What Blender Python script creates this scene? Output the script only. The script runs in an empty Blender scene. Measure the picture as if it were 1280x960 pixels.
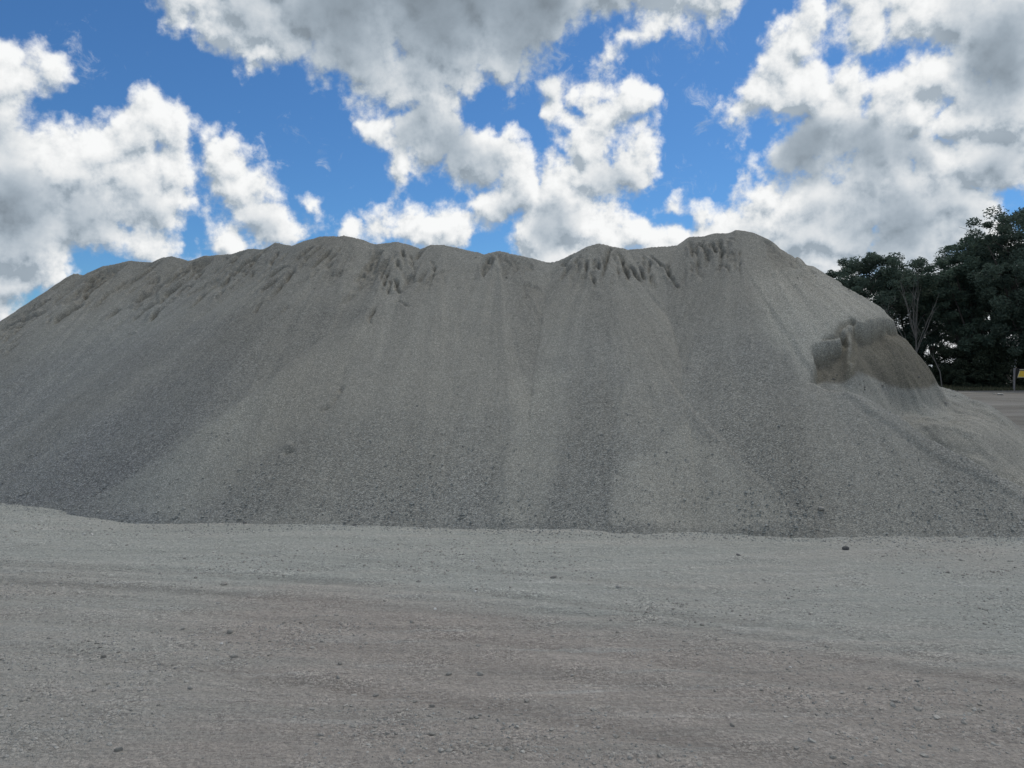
import bpy, math, random
import numpy as np
from mathutils import Vector
random.seed(7); rng = np.random.default_rng(11)
SC = bpy.context.scene
COL = SC.collection

# ------------------------------------------------------------------ camera
FPX, HZ, CH = 967.0, 458.0, 2.0            # focal length and horizon in photo pixels, eye height in metres
cam_d = bpy.data.cameras.new('camera'); cam = bpy.data.objects.new('camera', cam_d); COL.objects.link(cam)
cam.location = (0, 0, CH); cam.rotation_euler = (math.radians(90), 0, 0)
cam_d.sensor_width = 36.0; cam_d.lens = 36.0 * FPX / 1280.0
cam_d.shift_y = (HZ - 480.0) / 1280.0
cam_d.clip_start = 0.1; cam_d.clip_end = 6000
SC.camera = cam
SC.render.engine = 'CYCLES'
SC.view_settings.view_transform = 'Standard'; SC.view_settings.look = 'None'
SC.view_settings.gamma = 1.0; SC.view_settings.use_curve_mapping = False
SC.view_settings.exposure = 0.12
SC.cycles.max_bounces = 5; SC.cycles.diffuse_bounces = 2; SC.cycles.transparent_max_bounces = 4

# ------------------------------------------------------------------ sun
SUN_AZ, SUN_EL = math.radians(38), math.radians(56)
SUN_DIR = Vector((math.sin(SUN_AZ) * math.cos(SUN_EL), math.cos(SUN_AZ) * math.cos(SUN_EL), math.sin(SUN_EL)))
sd = bpy.data.lights.new('sun', 'SUN'); sd.energy = 1.5; sd.angle = math.radians(11); sd.color = (1.0, 0.95, 0.87)
sun = bpy.data.objects.new('sun', sd); COL.objects.link(sun)
sun.rotation_euler = (-SUN_DIR).to_track_quat('-Z', 'Y').to_euler()

# ------------------------------------------------------------------ node helper
class NT:
    def __init__(s, tree): s.t = tree
    def n(s, typ, ins=None, **props):
        nd = s.t.nodes.new(typ)
        for k, v in props.items(): setattr(nd, k, v)
        if ins:
            for k, v in ins.items():
                sock = nd.inputs[k]
                if isinstance(v, bpy.types.NodeSocket): s.t.links.new(v, sock)
                else: sock.default_value = v
        return nd
    def m(s, op, a, b=None, c=None, clamp=False):
        nd = s.t.nodes.new('ShaderNodeMath'); nd.operation = op; nd.use_clamp = clamp
        for i, v in enumerate((a, b, c)):
            if v is None: continue
            if isinstance(v, bpy.types.NodeSocket): s.t.links.new(v, nd.inputs[i])
            else: nd.inputs[i].default_value = v
        return nd.outputs[0]
    def v(s, op, a, b=None, scale=None):
        nd = s.t.nodes.new('ShaderNodeVectorMath'); nd.operation = op
        for i, x in enumerate((a, b)):
            if x is None: continue
            if isinstance(x, bpy.types.NodeSocket): s.t.links.new(x, nd.inputs[i])
            else: nd.inputs[i].default_value = x
        if scale is not None:
            if isinstance(scale, bpy.types.NodeSocket): s.t.links.new(scale, nd.inputs['Scale'])
            else: nd.inputs['Scale'].default_value = scale
        return nd.outputs['Value'] if op in ('DISTANCE', 'LENGTH', 'DOT_PRODUCT') else nd.outputs[0]
    def ss(s, x, a, b, lo=0.0, hi=1.0):
        return s.n('ShaderNodeMapRange', {0: x, 1: a, 2: b, 3: lo, 4: hi}, interpolation_type='SMOOTHSTEP').outputs[0]
    def mix(s, f, a, b, blend='MIX'):
        nd = s.t.nodes.new('ShaderNodeMix'); nd.data_type = 'RGBA'; nd.blend_type = blend
        for k, v in ((0, f), (6, a), (7, b)):
            if isinstance(v, bpy.types.NodeSocket): s.t.links.new(v, nd.inputs[k])
            else: nd.inputs[k].default_value = v if k == 0 else ((*v, 1.0) if len(v) == 3 else v)
        return nd.outputs[2]
    def noise(s, vec, scale, detail=4, rough=0.55, dist=0.0, out=0):
        return s.n('ShaderNodeTexNoise', {'Vector': vec, 'Scale': scale, 'Detail': detail, 'Roughness': rough, 'Distortion': dist}).outputs[out]

# ------------------------------------------------------------------ world: blue sky with cumulus
def P2(px, py):                              # direction (azimuth, elevation) of a spot in the sky
    d = Vector(((px - 640) / FPX, 1.0, (HZ - py) / FPX)).normalized()
    return math.atan2(d.x, d.y), math.asin(d.z)
CLOUD = [(5,105,42),(12,150,45),(30,240,70),(85,205,50),(120,215,52),(150,180,36),(185,150,28),(207,160,20),(180,235,46),(208,208,28),(110,270,50),(40,300,56),
 (10,345,40),(70,330,28),(190,295,22),(20,398,26),(60,372,12),
 (285,205,20),(290,232,24),(312,248,30),(325,280,30),(278,298,26),(345,292,20),(248,314,12),(378,260,9),
 (225,-20,45),(300,0,60),(370,15,60),(440,5,66),(520,0,72),(600,0,68),(680,-15,58),(760,-25,52),(840,-25,50),(905,-14,36),(330,68,24),(392,78,18),(265,50,14),
 (470,100,32),(465,160,20),(515,100,42),(530,160,44),(575,75,36),(618,78,22),(590,190,38),(632,188,24),(505,203,20),
 (650,232,36),(612,262,32),(570,285,30),(525,275,20),(478,288,20),(700,240,42),(720,275,46),(765,288,34),(680,300,46),(802,296,24),(545,298,24),(455,290,8),
 (702,128,20),(724,112,18),(750,108,24),(795,128,32),(765,150,36),(722,150,18),(735,188,30),(785,205,34),(745,225,40),(760,76,12),(778,50,9),(805,175,22),
 (850,262,16),(872,270,20),(905,285,32),(935,258,22),(965,238,26),(955,290,46),(1015,258,36),(1000,295,56),(930,300,36),
 (1000,45,30),(975,80,32),(945,120,28),(925,148,20),(1005,120,46),(1035,25,28),(1060,118,34),(1040,160,46),(1095,140,36),(1150,140,40),(1210,140,46),(1160,100,22),
 (1085,15,30),(1140,10,34),(1190,5,36),(1240,40,40),(1290,60,46),(1270,130,50),(1105,195,40),(1165,200,44),(1230,195,40),(1010,190,22),(1075,245,38),(1130,262,48),
 (1190,245,40),(1215,222,28),(1050,305,50),(1130,310,52),(1190,290,36),(990,320,40),(1320,180,50),(480,45,42),(465,68,46),(828,305,32),(690,325,50),(440,302,22),(560,45,50),(410,42,34),(640,40,40),(880,302,30),(1040,335,40),(1235,350,55),(1150,370,60),(1265,420,70),(1150,450,60),(1080,400,60)]
WISP = [(95,65,22),(385,185,22),(405,265,20),(870,130,26),(845,235,26),(790,45,18),(825,75,26),(905,225,24),(650,100,34),(880,45,40),(315,190,18),(1275,255,14),(180,65,16),(700,60,26),(890,180,20),(1250,290,30)]
DARK = [(430,0,125,.48),(540,8,120,.52),(650,0,120,.46),(760,-25,80,.3),(330,-5,80,.2),(560,178,50,.34),(515,160,46,.30),(610,205,40,.24),
 (30,262,66,.30),(110,275,60,.24),(0,175,50,.2),(180,262,40,.16),(0,350,60,.16),(700,285,52,.28),(640,262,40,.2),(765,225,40,.22),
 (1010,196,46,.42),(1070,196,52,.36),(1125,190,46,.3),(1050,262,60,.2),(1110,282,70,.34),(1180,265,60,.22),(1255,70,66,.42),(1215,30,50,.24),(1170,330,80,.2),(1000,320,60,.15),
 (325,292,34,.18),(940,300,46,.16),(1240,210,44,.24),(1200,170,40,.16)]
W = bpy.data.worlds.new('World'); SC.world = W; W.use_nodes = True
W.cycles.sampling_method = 'MANUAL'; W.cycles.sample_map_resolution = 512
wt = W.node_tree; wt.nodes.clear(); N = NT(wt)
SKYK = 0.085
sky = N.n('ShaderNodeTexSky', sky_type='NISHITA', sun_disc=False, sun_elevation=SUN_EL, sun_rotation=SUN_AZ, altitude=50.0, air_density=0.9, dust_density=0.35, ozone_density=3.0)
gen = N.n('ShaderNodeTexCoord').outputs['Generated']
def density_group():
    g = bpy.data.node_groups.new('cloud_density', 'ShaderNodeTree')
    g.interface.new_socket('Dir', in_out='INPUT', socket_type='NodeSocketVector')
    g.interface.new_socket('Density', in_out='OUTPUT', socket_type='NodeSocketFloat')
    g.interface.new_socket('Thin', in_out='OUTPUT', socket_type='NodeSocketFloat')
    g.interface.new_socket('AzEl', in_out='OUTPUT', socket_type='NodeSocketVector')
    g.interface.new_socket('Detail', in_out='OUTPUT', socket_type='NodeSocketFloat')
    G = NT(g); gi = g.nodes.new('NodeGroupInput'); go = g.nodes.new('NodeGroupOutput')
    d = gi.outputs[0]
    # ragged edges: warp the direction
    w1 = G.noise(d, 9.0, 5, 0.6, out=1)
    warp = G.v('SCALE', G.v('SUBTRACT', w1, (0.5, 0.5, 0.5)), scale=0.085)
    dw = G.v('ADD', d, warp)
    sx = G.n('ShaderNodeSeparateXYZ', {0: dw})
    az = G.m('ARCTAN2', sx.outputs[0], sx.outputs[1])
    el = G.m('ARCSINE', G.m('MINIMUM', G.m('MAXIMUM', sx.outputs[2], -1.0), 1.0))
    p = G.n('ShaderNodeCombineXYZ', {0: az, 1: el}).outputs[0]
    def blobs(lst, soft):
        acc = None
        for px, py, r in lst:
            a, e = P2(px, py)
            c = G.m('SUBTRACT', r / FPX * 0.97, G.v('DISTANCE', p, (a, e, 0)))
            acc = c if acc is None else G.m('SMOOTH_MAX', acc, c, soft)
        return acc
    C = blobs(CLOUD, 0.012)
    # the rest of the sky: broken cumulus all round
    far = G.m('MAXIMUM', G.ss(G.m('ABSOLUTE', az), 0.68, 0.85), G.ss(el, 0.46, 0.60))
    bgn = G.noise(d, 2.6, 3, 0.5)
    bg = G.m('MULTIPLY', G.m('SUBTRACT', bgn, 0.485), 0.6)
    bg = G.m('SUBTRACT', bg, G.m('MULTIPLY', G.m('SUBTRACT', 1.0, far), 0.5))
    C = G.m('MAXIMUM', C, bg)
    f1 = G.noise(d, 15.0, 8, 0.63)
    vor = G.n('ShaderNodeTexVoronoi', {'Vector': dw, 'Scale': 26.0, 'Detail': 1.0, 'Roughness': 0.5}, feature='F1')
    bil = G.m('SUBTRACT', 0.42, vor.outputs['Distance'])
    det = G.m('ADD', G.m('SUBTRACT', f1, 0.5), G.m('MULTIPLY', bil, 0.24))
    D = G.m('ADD', G.m('MULTIPLY_ADD', C, 29.0, 0.46), G.m('MULTIPLY', det, 2.6))
    wsp = G.m('ADD', G.m('MULTIPLY', blobs(WISP, 0.01), 20.0), G.m('MULTIPLY', G.m('SUBTRACT', G.noise(d, 30.0, 6, 0.7, 0.6), 0.53), 5.5))
    g.links.new(D, go.inputs[0]); g.links.new(wsp, go.inputs[1]); g.links.new(p, go.inputs[2]); g.links.new(det, go.inputs[3])
    return g
DG = density_group()
A = N.n('ShaderNodeGroup', node_tree=DG); wt.links.new(gen, A.inputs[0])
off = N.v('NORMALIZE', N.v('ADD', gen, (0.006, 0.0, 0.016)))
B = N.n('ShaderNodeGroup', node_tree=DG); wt.links.new(off, B.inputs[0])
alpha = N.ss(A.outputs[0], -0.08, 0.56)
thin = N.m('MULTIPLY', N.ss(A.outputs[1], 0.0, 1.7), 0.62)
alpha = N.m('MAXIMUM', alpha, thin)
# light: the side of each billow that faces the sun is bright, flat undersides are grey
dark = None
for px, py, r, k in DARK:
    a, e = P2(px, py); r /= FPX
    c = N.n('ShaderNodeMapRange', {0: N.v('DISTANCE', A.outputs[2], (a, e, 0)), 1: r * 1.3, 2: r * 0.15, 3: 0.0, 4: min(k * 1.0 + 0.03, 0.45)}, interpolation_type='SMOOTHSTEP').outputs[0]
    dark = c if dark is None else N.m('SMOOTH_MAX', dark, c, 0.12)
rel = N.m('SUBTRACT', A.outputs[3], B.outputs[3])
lit = N.m('ADD', N.m('MULTIPLY_ADD', N.m('SUBTRACT', A.outputs[0], B.outputs[0]), 0.80, 0.66), N.m('MULTIPLY', rel, 0.60))
lit = N.m('ADD', N.m('MULTIPLY', N.m('SUBTRACT', lit, 0.62), N.m('SUBTRACT', 1.0, N.m('MULTIPLY', dark, 1.5))), 0.62)
lit = N.m('SUBTRACT', 1.0, N.m('EXPONENT', N.m('MULTIPLY', N.m('MAXIMUM', lit, 0.26), -1.4)))
body = N.ss(A.outputs[0], 0.5, 2.6)
depthg = N.m('MULTIPLY', body, 0.14)
mx = N.m('ADD', dark, depthg)
sep = N.n('ShaderNodeSeparateXYZ', {0: gen})
val = N.m('ADD', 0.20, N.m('MULTIPLY', lit, 1.20))
val = N.m('MULTIPLY', val, N.m('SUBTRACT', 1.0, N.m('MULTIPLY', mx, 1.15)))
val = N.m('ADD', val, N.m('MULTIPLY', N.m('SUBTRACT', N.noise(gen, 9.0, 4, 0.5), 0.5), 0.12))
val = N.m('MINIMUM', N.m('MAXIMUM', val, 0.10), 1.0)
tint = N.mix(N.ss(val, 0.35, 1.0), (0.76, 0.91, 1.06), (0.99, 1.0, 1.0))
ccol = N.v('SCALE', tint, scale=N.m('DIVIDE', N.m('MULTIPLY', val, 0.88), SKYK))
skyc = N.mix(1.0, sky.outputs[0], (0.45, 0.78, 1.06), 'MULTIPLY')
mixc = N.mix(alpha, skyc, ccol)
bgd = N.n('ShaderNodeBackground', {0: mixc, 1: SKYK})
wo = N.n('ShaderNodeOutputWorld'); wt.links.new(bgd.outputs[0], wo.inputs[0])

# ------------------------------------------------------------------ general helpers
def tag(o, label=None, cat=None, group=None, kind=None):
    if label: o['label'] = label
    if cat: o['category'] = cat
    if group: o['group'] = group
    if kind: o['kind'] = kind
    return o
def mesh_from(name, V, Fc, mat=None, smooth=False):
    """V (n,3), Fc (m,k) arrays -> mesh"""
    V = np.asarray(V, np.float32); Fc = np.asarray(Fc, np.int32)
    me = bpy.data.meshes.new(name); k = Fc.shape[1]
    me.vertices.add(len(V)); me.vertices.foreach_set('co', V.ravel())
    me.loops.add(Fc.size); me.loops.foreach_set('vertex_index', Fc.ravel())
    me.polygons.add(len(Fc)); me.polygons.foreach_set('loop_start', np.arange(0, Fc.size, k, dtype=np.int32))
    me.update(calc_edges=True); me.validate()
    me.polygons.foreach_set('use_smooth', np.full(len(me.polygons), smooth))
    if mat: me.materials.append(mat)
    return me
def link(name, me, parent=None, loc=None):
    o = bpy.data.objects.new(name, me); COL.objects.link(o)
    if parent is not None: o.parent = parent
    if loc is not None: o.location = loc
    return o
def fattr(me, name, arr):
    a = me.attributes.new(name, 'FLOAT', 'POINT'); a.data.foreach_set('value', np.asarray(arr, np.float32).ravel())
def vattr(me, name, arr):
    a = me.attributes.new(name, 'FLOAT_VECTOR', 'POINT'); a.data.foreach_set('vector', np.asarray(arr, np.float32).ravel())
_T = rng.random((64, 64, 64)).astype(np.float32)
def vnoise(x, y, z=0.0):
    x, y, z = np.broadcast_arrays(x, y, z)
    i = np.floor(x).astype(int); j = np.floor(y).astype(int); k = np.floor(z).astype(int)
    f = x - i; g = y - j; h = z - k
    f = f*f*(3-2*f); g = g*g*(3-2*g); h = h*h*(3-2*h)
    T = lambda a, b, c: _T[(i+a) & 63, (j+b) & 63, (k+c) & 63]
    c0 = (T(0,0,0)*(1-f)+T(1,0,0)*f)*(1-g) + (T(0,1,0)*(1-f)+T(1,1,0)*f)*g
    if not np.any(h): return c0 - 0.5
    c1 = (T(0,0,1)*(1-f)+T(1,0,1)*f)*(1-g) + (T(0,1,1)*(1-f)+T(1,1,1)*f)*g
    return c0*(1-h) + c1*h - 0.5
def fbm(x, y, z=0.0, o=4, r=0.5):
    s = 0; a = 1.0
    for q in range(o):
        s = s + a*vnoise(x*2**q+q*7.3, y*2**q+q*3.1, np.asarray(z)*2**q); a *= r
    return s
def sst(x, a, b):
    t = np.clip((x-a)/(b-a), 0, 1); return t*t*(3-2*t)
def poly_sd(x, y, poly):
    """signed distance, positive inside"""
    P = np.array(poly, float); d = np.full(x.shape, 1e9); ins = np.zeros(x.shape, bool)
    for a, b in zip(P, np.roll(P, -1, 0)):
        e = b-a; t = np.clip(((x-a[0])*e[0]+(y-a[1])*e[1])/max(e@e, 1e-9), 0, 1)
        d = np.minimum(d, np.hypot(x-a[0]-t*e[0], y-a[1]-t*e[1]))
        c = (a[1] > y) != (b[1] > y)
        xi = (b[0]-a[0])*(y-a[1])/((b[1]-a[1]) if b[1] != a[1] else 1e-9)+a[0]
        ins ^= c & (x < xi)
    return np.where(ins, d, -d)
def gp(px, py):                              # point of the flat ground seen at a photo pixel
    y = CH*FPX/(py-HZ); return (px-640)/FPX*y, y

# ------------------------------------------------------------------ stockpile surface
TAN = 0.72
SIL = [(0,410),(15,400),(30,388),(50,372),(70,356),(85,346),(92,343),(105,344),(130,333),(160,327),(190,329),(205,322),(215,321),(235,327),(255,320),(275,319),(290,318),(310,312),(330,312),(345,304),(365,308),(385,301),(400,296),(430,295),(445,298),(470,306),(480,305),(497,303),(510,306),(525,312),(540,307),(555,307),(575,312),(605,319),(622,314),(640,318),(670,325),(685,329),(700,326),(720,317),(735,309),(747,305),(765,309),(785,313),(800,311),(830,308),(847,307),(862,297),(880,297),(893,293),(912,292),(920,288),(930,289),(945,293),(960,300)]
DX = [-300, 0, 100, 200, 300, 400, 480, 640, 760, 860, 925, 1000]
DY = [17.2, 17.6, 18.0, 18.2, 17.8, 16.7, 16.2, 15.65, 15.7, 16.0, 15.7, 14.8]
_S = np.array(SIL, float)
rp = np.arange(-300, 961, 2.5)
rpy = np.interp(rp, _S[:, 0], _S[:, 1]); rpy[rp < 0] = 410 - rp[rp < 0]*0.85
rD = np.interp(rp, DX, DY)
RID = np.stack([(rp-640)/FPX*rD, rD, CH+(HZ-rpy+1.0)/FPX*rD], 1)
RID = RID[RID[:, 2] > 0.3]
def base_z(x, y):
    z = np.full(x.shape, -9.0); idx = np.zeros(x.shape, np.int32); kl = 1+0.32*sst(-x, 8.6, 10.6)
    for i, (a, b, c) in enumerate(RID):
        t = c - TAN*np.hypot(np.where(x < a, kl, 1.0)*(x-a), y-b); m = t > z; z[m] = t[m]; idx[m] = i
    return z, idx
def hit(px, py):                             # first point of the base surface along a sight line
    y = np.arange(7.5, 20, 0.03); x = (px-640)/FPX*y; r = CH+(HZ-py)/FPX*y
    z, _ = base_z(x, y); k = np.argmax(z > r)
    return (x[k], y[k]) if (z > r).any() else None

def axis(a, b, step, far, grow=1.12):
    core = np.arange(a, b+1e-6, step); out = []; v = b; s = step
    while v < far[1]: s *= grow; v += s; out.append(v)
    lo = []; v = a; s = step
    while v > far[0]: s *= grow; v -= s; lo.append(v)
    return np.array(lo[::-1]+list(core)+out)
gx = axis(-13.2, 10.5, 0.027, (-22, 14), 1.06); gy = axis(8.3, 18.6, 0.027, (8.0, 25.5), 1.08)
X, Y = np.meshgrid(gx, gy); shp = X.shape
Zb, idx = base_z(X, Y)
keepz = Zb
# fall lines: where this grain would have rolled to, and how far from the crest it lies
R = RID[idx]; dx = X-R[..., 0]; dy = Y-R[..., 1]; dd = np.hypot(dx, dy)+1e-4
L = R[..., 2]/TAN
FX = R[..., 0]+dx/dd*L; FY = R[..., 1]+dy/dd*L
PX = 640+X/Y*FPX; PY = HZ-(Zb-CH)/Y*FPX      # only used to find which patch of the surface a mark lies on
front = (FY < R[..., 1]+0.5)
Z = Zb.copy()
# slow undulation and soft runnels along the fall line
Z += 0.05*fbm(FX*0.9, FY*0.9, dd*0.25, 4)*sst(dd, 0.1, 1.0) + 0.030*fbm(X*1.3, Y*1.3, 0, 4)
Z += 0.040*fbm(FX*3.1, FY*3.1, dd*0.5, 3)*sst(dd, 0.2, 0.8)
# rills and small slumps below the crest
STROKES = [(762,311,756,330,1.0),(774,317,785,347,1.2),(787,331,800,352,1.2),(815,321,840,345,1.1),(836,346,847,358,.8),(734,327,735,350,.9),(745,325,742,336,.8),(749,330,744,342,.8),
 (800,336,805,350,.9),(725,320,724,338,.5),(812,328,810,342,.8),(779,322,784,340,.6),(880,303,883,325,1.1),(874,305,870,318,.8),(900,315,901,337,.9),(891,305,891,320,.7),(910,300,922,304,.5),
 (641,320,646,337,.7),(622,318,630,338,.8),(632,318,640,336,.5),(464,330,445,349,1.1),(460,350,451,360,1.1),(484,335,481,365,.9),(492,348,501,366,1.1),(486,345,487,366,.7),(472,312,465,322,.8),
 (447,367,431,380,.9),(495,382,509,387,.8),(470,387,464,405,.9),(497,325,503,338,.7),(478,320,470,330,.7),(503,312,507,322,.9),(515,330,520,345,.4),(540,325,547,345,.4),
 (360,334,335,350,.9),(367,340,337,374,.9),(345,350,329,365,.9),(110,365,104,372,1.1),(135,346,105,372,1.0),(102,380,68,404,1.5),(150,387,136,399,1.0),(177,381,169,387,1.2),
 (232,352,175,396,1.1),(240,357,212,380,.9),(207,384,190,399,1.2),(275,355,242,382,1.1),(280,365,271,374,1.0),(190,335,168,352,.8),(232,334,207,362,1.0),(317,322,280,357,1.0),
 (62,375,45,387,1.1),(50,392,8,410,1.1),(52,367,37,380,.9),(170,415,161,420,.6),(325,322,305,342,.9),(303,330,285,350,.8),(250,335,222,362,.7),(196,362,170,378,.8),(140,365,118,384,.6),
 (90,362,70,378,.7),(30,405,15,413,.8),(412,315,395,330,.8),(402,308,390,320,.8),(388,310,372,326,.7),(425,310,410,328,.6),(350,315,338,332,.5),(262,328,248,342,.6),(300,350,290,362,.5),
 (215,365,200,380,.9),(160,352,145,366,.6),(120,345,108,352,.8),(330,376,322,390,.3),(360,385,340,400,.3),(425,488,420,500,.9),(420,500,405,516,.7),(368,566,357,572,.7),(600,330,604,345,.3)]
r2 = random.Random(3)
for q in range(120):                          # the smaller ones between
    px = r2.choice([r2.uniform(10, 430), r2.uniform(10, 430), r2.uniform(430, 520), r2.uniform(725, 850), r2.uniform(860, 925)])
    py = np.interp(px, _S[:, 0], _S[:, 1]) + r2.uniform(8, 42)
    sl = np.interp(px, [0, 300, 440, 500, 640, 760, 900], [-1.3, -1.1, -.7, .1, .2, .1, .2]); ln = r2.uniform(6, 18)
    STROKES.append((px, py, px+sl*ln, py+ln, r2.uniform(.25, .6)))
CARVED = np.zeros(shp)
def carve(x0, y0, x1, y1, k, depth=0.135):
    w = 0.038*(0.7+0.5*k); m = 0.35
    i0, i1 = np.searchsorted(gx, [min(x0, x1)-m, max(x0, x1)+m]); j0, j1 = np.searchsorted(gy, [min(y0, y1)-m, max(y0, y1)+m])
    xs, ys = X[j0:j1, i0:i1], Y[j0:j1, i0:i1]
    e = np.array([x1-x0, y1-y0]); ln = np.hypot(*e)+1e-6; e /= ln
    t = (xs-x0)*e[0]+(ys-y0)*e[1]; u = -(xs-x0)*e[1]+(ys-y0)*e[0]
    u = u+0.09*vnoise(t*3.5+x0*5, y0*3.0)+0.045*vnoise(t*12+x0*9, y0)+0.02*vnoise(xs*22, ys*22)
    tt = t/ln
    prof = np.where(u > 0, np.clip(1-u/(w*0.75), 0, 1), np.clip(1+u/(w*1.5), 0, 1))
    prof = prof**1.2
    endf = sst(tt, -0.12, 0.10)*(1-sst(tt, 0.70, 1.30))
    rag = np.clip(0.85+1.3*vnoise(t*7+x0*3, u*4)+0.5*vnoise(xs*18, ys*18), 0.05, 1.6)
    dig = depth*k*prof*endf*rag
    lip = 0.30*depth*k*np.exp(-((u+w*2.3)/(w*1.1))**2)*endf
    Z[j0:j1, i0:i1] += lip-dig; CARVED[j0:j1, i0:i1] = np.maximum(CARVED[j0:j1, i0:i1], dig/depth)
for (a, b, c, d, k) in STROKES:
    k = k*(1.35 if a < 400 else 0.9)
    h0, h1 = hit(a, b), hit(c, d)
    if h0 and h1 and abs(h0[1]-h1[1]) < 5: carve(*h0, *h1, k)
# lumpy slipped crest band
crest = (1-sst(dd, 0.5, 2.2))*np.where(FX < -2, 1.0, 0.55)
SL = crest*sst(fbm((X*0.95-Y*0.30)*2.4+11, (X*0.30+Y*0.95)*0.75, 0, 4, 0.6), 0.12, 0.26)*sst(dd, 0.05, 0.3)
Z -= 0.10*SL*(1+0.8*vnoise(X*16, Y*16))
Z += 0.02*crest*fbm(X*7, Y*7, 0, 3)
# long fan edges (one tongue of gravel lying over another)
def ledge(pts, h, wid=0.9, side=1):
    P = [hit(*p) for p in pts]; P = [p for p in P if p]
    best = np.full(shp, 1e9); sg = np.zeros(shp)
    for a, b in zip(P[:-1], P[1:]):
        e = np.array([b[0]-a[0], b[1]-a[1]]); ln = np.hypot(*e)+1e-9
        t = np.clip(((X-a[0])*e[0]+(Y-a[1])*e[1])/ln**2, 0, 1)
        ddx, ddy = X-a[0]-t*e[0], Y-a[1]-t*e[1]; dist = np.hypot(ddx, ddy)
        s = (e[0]*ddy-e[1]*ddx)/ln; m = dist < best
        best = np.where(m, dist, best); sg = np.where(m, np.sign(s)*dist, sg)
    s = sg*side
    return h*sst(s, -0.05, 0.06)*np.exp(-np.clip(s, 0, None)/wid)
Z += ledge([(470,385),(400,430),(300,505),(200,580),(112,634)], 0.07, 1.4, 1)
Z += ledge([(968,395),(1005,455),(1085,520),(1160,570),(1280,628)], 0.05, 0.9, 1)
Z += ledge([(775,500),(763,570),(760,655)], 0.035, 0.8, 1)
Z += ledge([(700,480),(630,560),(618,655)], 0.035, 0.7, 1)
Z += ledge([(870,520),(930,585),(1010,662)], 0.05, 0.8, -1)
# the bite dug out of the right-hand flank
edge = [(1006,478),(1014,455),(1013,436),(1028,428),(1044,423),(1052,410),(1066,402),(1085,401),(1105,404),(1122,404)]
E_ = [hit(*p) for p in edge]; E_ = [p for p in E_ if p]
lx, ly = E_[-1]
bite_poly = E_+[(lx+0.15, ly+0.7), (lx+0.2, ly+3.5), (lx+3, ly+9), (lx+6, ly+9), (lx+14, ly+4), (lx+12, 9.0), (8.5, 8.6), (6.3, 9.9), (5.2, 10.9)]
sdist = poly_sd(X, Y, bite_poly)+0.20*fbm(X*2.2, Y*2.2, 0, 3, 0.5)+0.06*np.abs(vnoise(X*9, Y*9))+0.05*(np.floor(4*vnoise(X*5+3, Y*5))/4)
ratio = X/Y*FPX+640
wR = sst(ratio, 1060, 1135)
zf = Zb
fade = (1-wR)*sst(zf, 1.50, 1.82)+wR*sst(zf, 0.10, 1.35)
wA = 0.76-0.42*sst(ratio, 1085, 1135)
deep = (1-wR)*0.33+wR*(0.46+0.16*sst(ratio, 1230, 1290)+0.45*np.exp(-((sdist-0.75)/0.6)**2))
deep = deep*(1+0.22*fbm(X*0.8, Y*0.8+4, 0, 2)+0.05*fbm(X*3.5, Y*3.5, 0, 3))
cutp = np.minimum(sst(sdist, -0.01, 0.05)*wA+sst(sdist, 0.0, 0.9)*(1-wA), 1.0)
buttress = 1-0.75*np.exp(-((ratio-1066-(HZ-PY+40)*-0.05)/9.0)**2)*sst(PY, 396, 410)*(1-sst(PY, 455, 480))
BITE = deep*cutp*fade*buttress
Z -= BITE
PYT = HZ-(Z-CH)/Y*FPX
bm = sst(BITE, 0.06, 0.2)*(1-sst(PYT, 455, 485))*(1-sst(ratio, 1190, 1230))
Z += bm*(0.10*fbm(X*1.3+7, Y*1.3, Zb*2.2, 3, 0.5)+0.03*fbm(X*4, Y*4, Zb*6, 3))
# right-hand apron is flatter and lower towards its end
# cracks in the crust beside the bite
def crack(pts, w=0.03, dpt=0.06):
    P = [hit(*p) for p in pts]; P = [p for p in P if p]; best = np.full(shp, 9.0)
    for a, b in zip(P[:-1], P[1:]):
        e = (b[0]-a[0], b[1]-a[1]); l2 = e[0]**2+e[1]**2+1e-9
        t = np.clip(((X-a[0])*e[0]+(Y-a[1])*e[1])/l2, 0, 1)
        best = np.minimum(best, np.hypot(X-a[0]-t*e[0], Y-a[1]-t*e[1]))
    best = best+0.02*vnoise(X*9, Y*9)
    return dpt*np.clip(1-best/w, 0, 1)
CR = crack([(1030,428),(1044,424),(1053,408),(1066,402)], 0.05, 0.09)+crack([(1046,424),(1054,418),(1060,430)], 0.04, 0.06)+crack([(1066,402),(1069,425),(1064,450)], 0.05, 0.07)
Z -= CR
# toe: grains that rolled out
toe = np.exp(-((Zb+0.0)/0.10)**2)
Z += 0.03*toe*(0.5+fbm(X*1.1, Y*1.1, 0, 3))

PY2 = HZ-(Z-CH)/Y*FPX
# ---- what the surface is made of, patch by patch (grading of the stone, damp, dust; shade painted into recesses)
def pm(poly, soft):                          # patch mask
    return sst(poly_sd(PX, PY, poly)+6*fbm(X*2.2, Y*2.2, 0, 3)+5*fbm(FX*3, FY*3, dd*.4, 2), -soft, soft)
vis = (FY < R[..., 1])
coarse = 0.40+0.40*fbm(FX*0.8, FY*0.8, dd*0.12, 3)
coarse += 0.20*pm([(470,385),(112,634),(-300,640),(-300,500),(150,430),(330,380)], 12)
coarse += 0.24*pm([(400,520),(230,654),(618,660),(615,520)], 26)
coarse += 0.10*pm([(722,470),(705,560),(690,660),(760,660),(762,560),(770,500)], 13)
coarse += 0.26*pm([(870,420),(1000,430),(1010,580),(1020,660),(1000,662),(930,590),(865,525)], 18)
coarse += 0.10*pm([(1010,470),(1160,560),(1280,628),(1280,600),(1160,530),(1050,470)], 8)
coarse -= 0.32*pm([(640,470),(622,655),(682,655),(700,560),(705,470)], 12)
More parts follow.
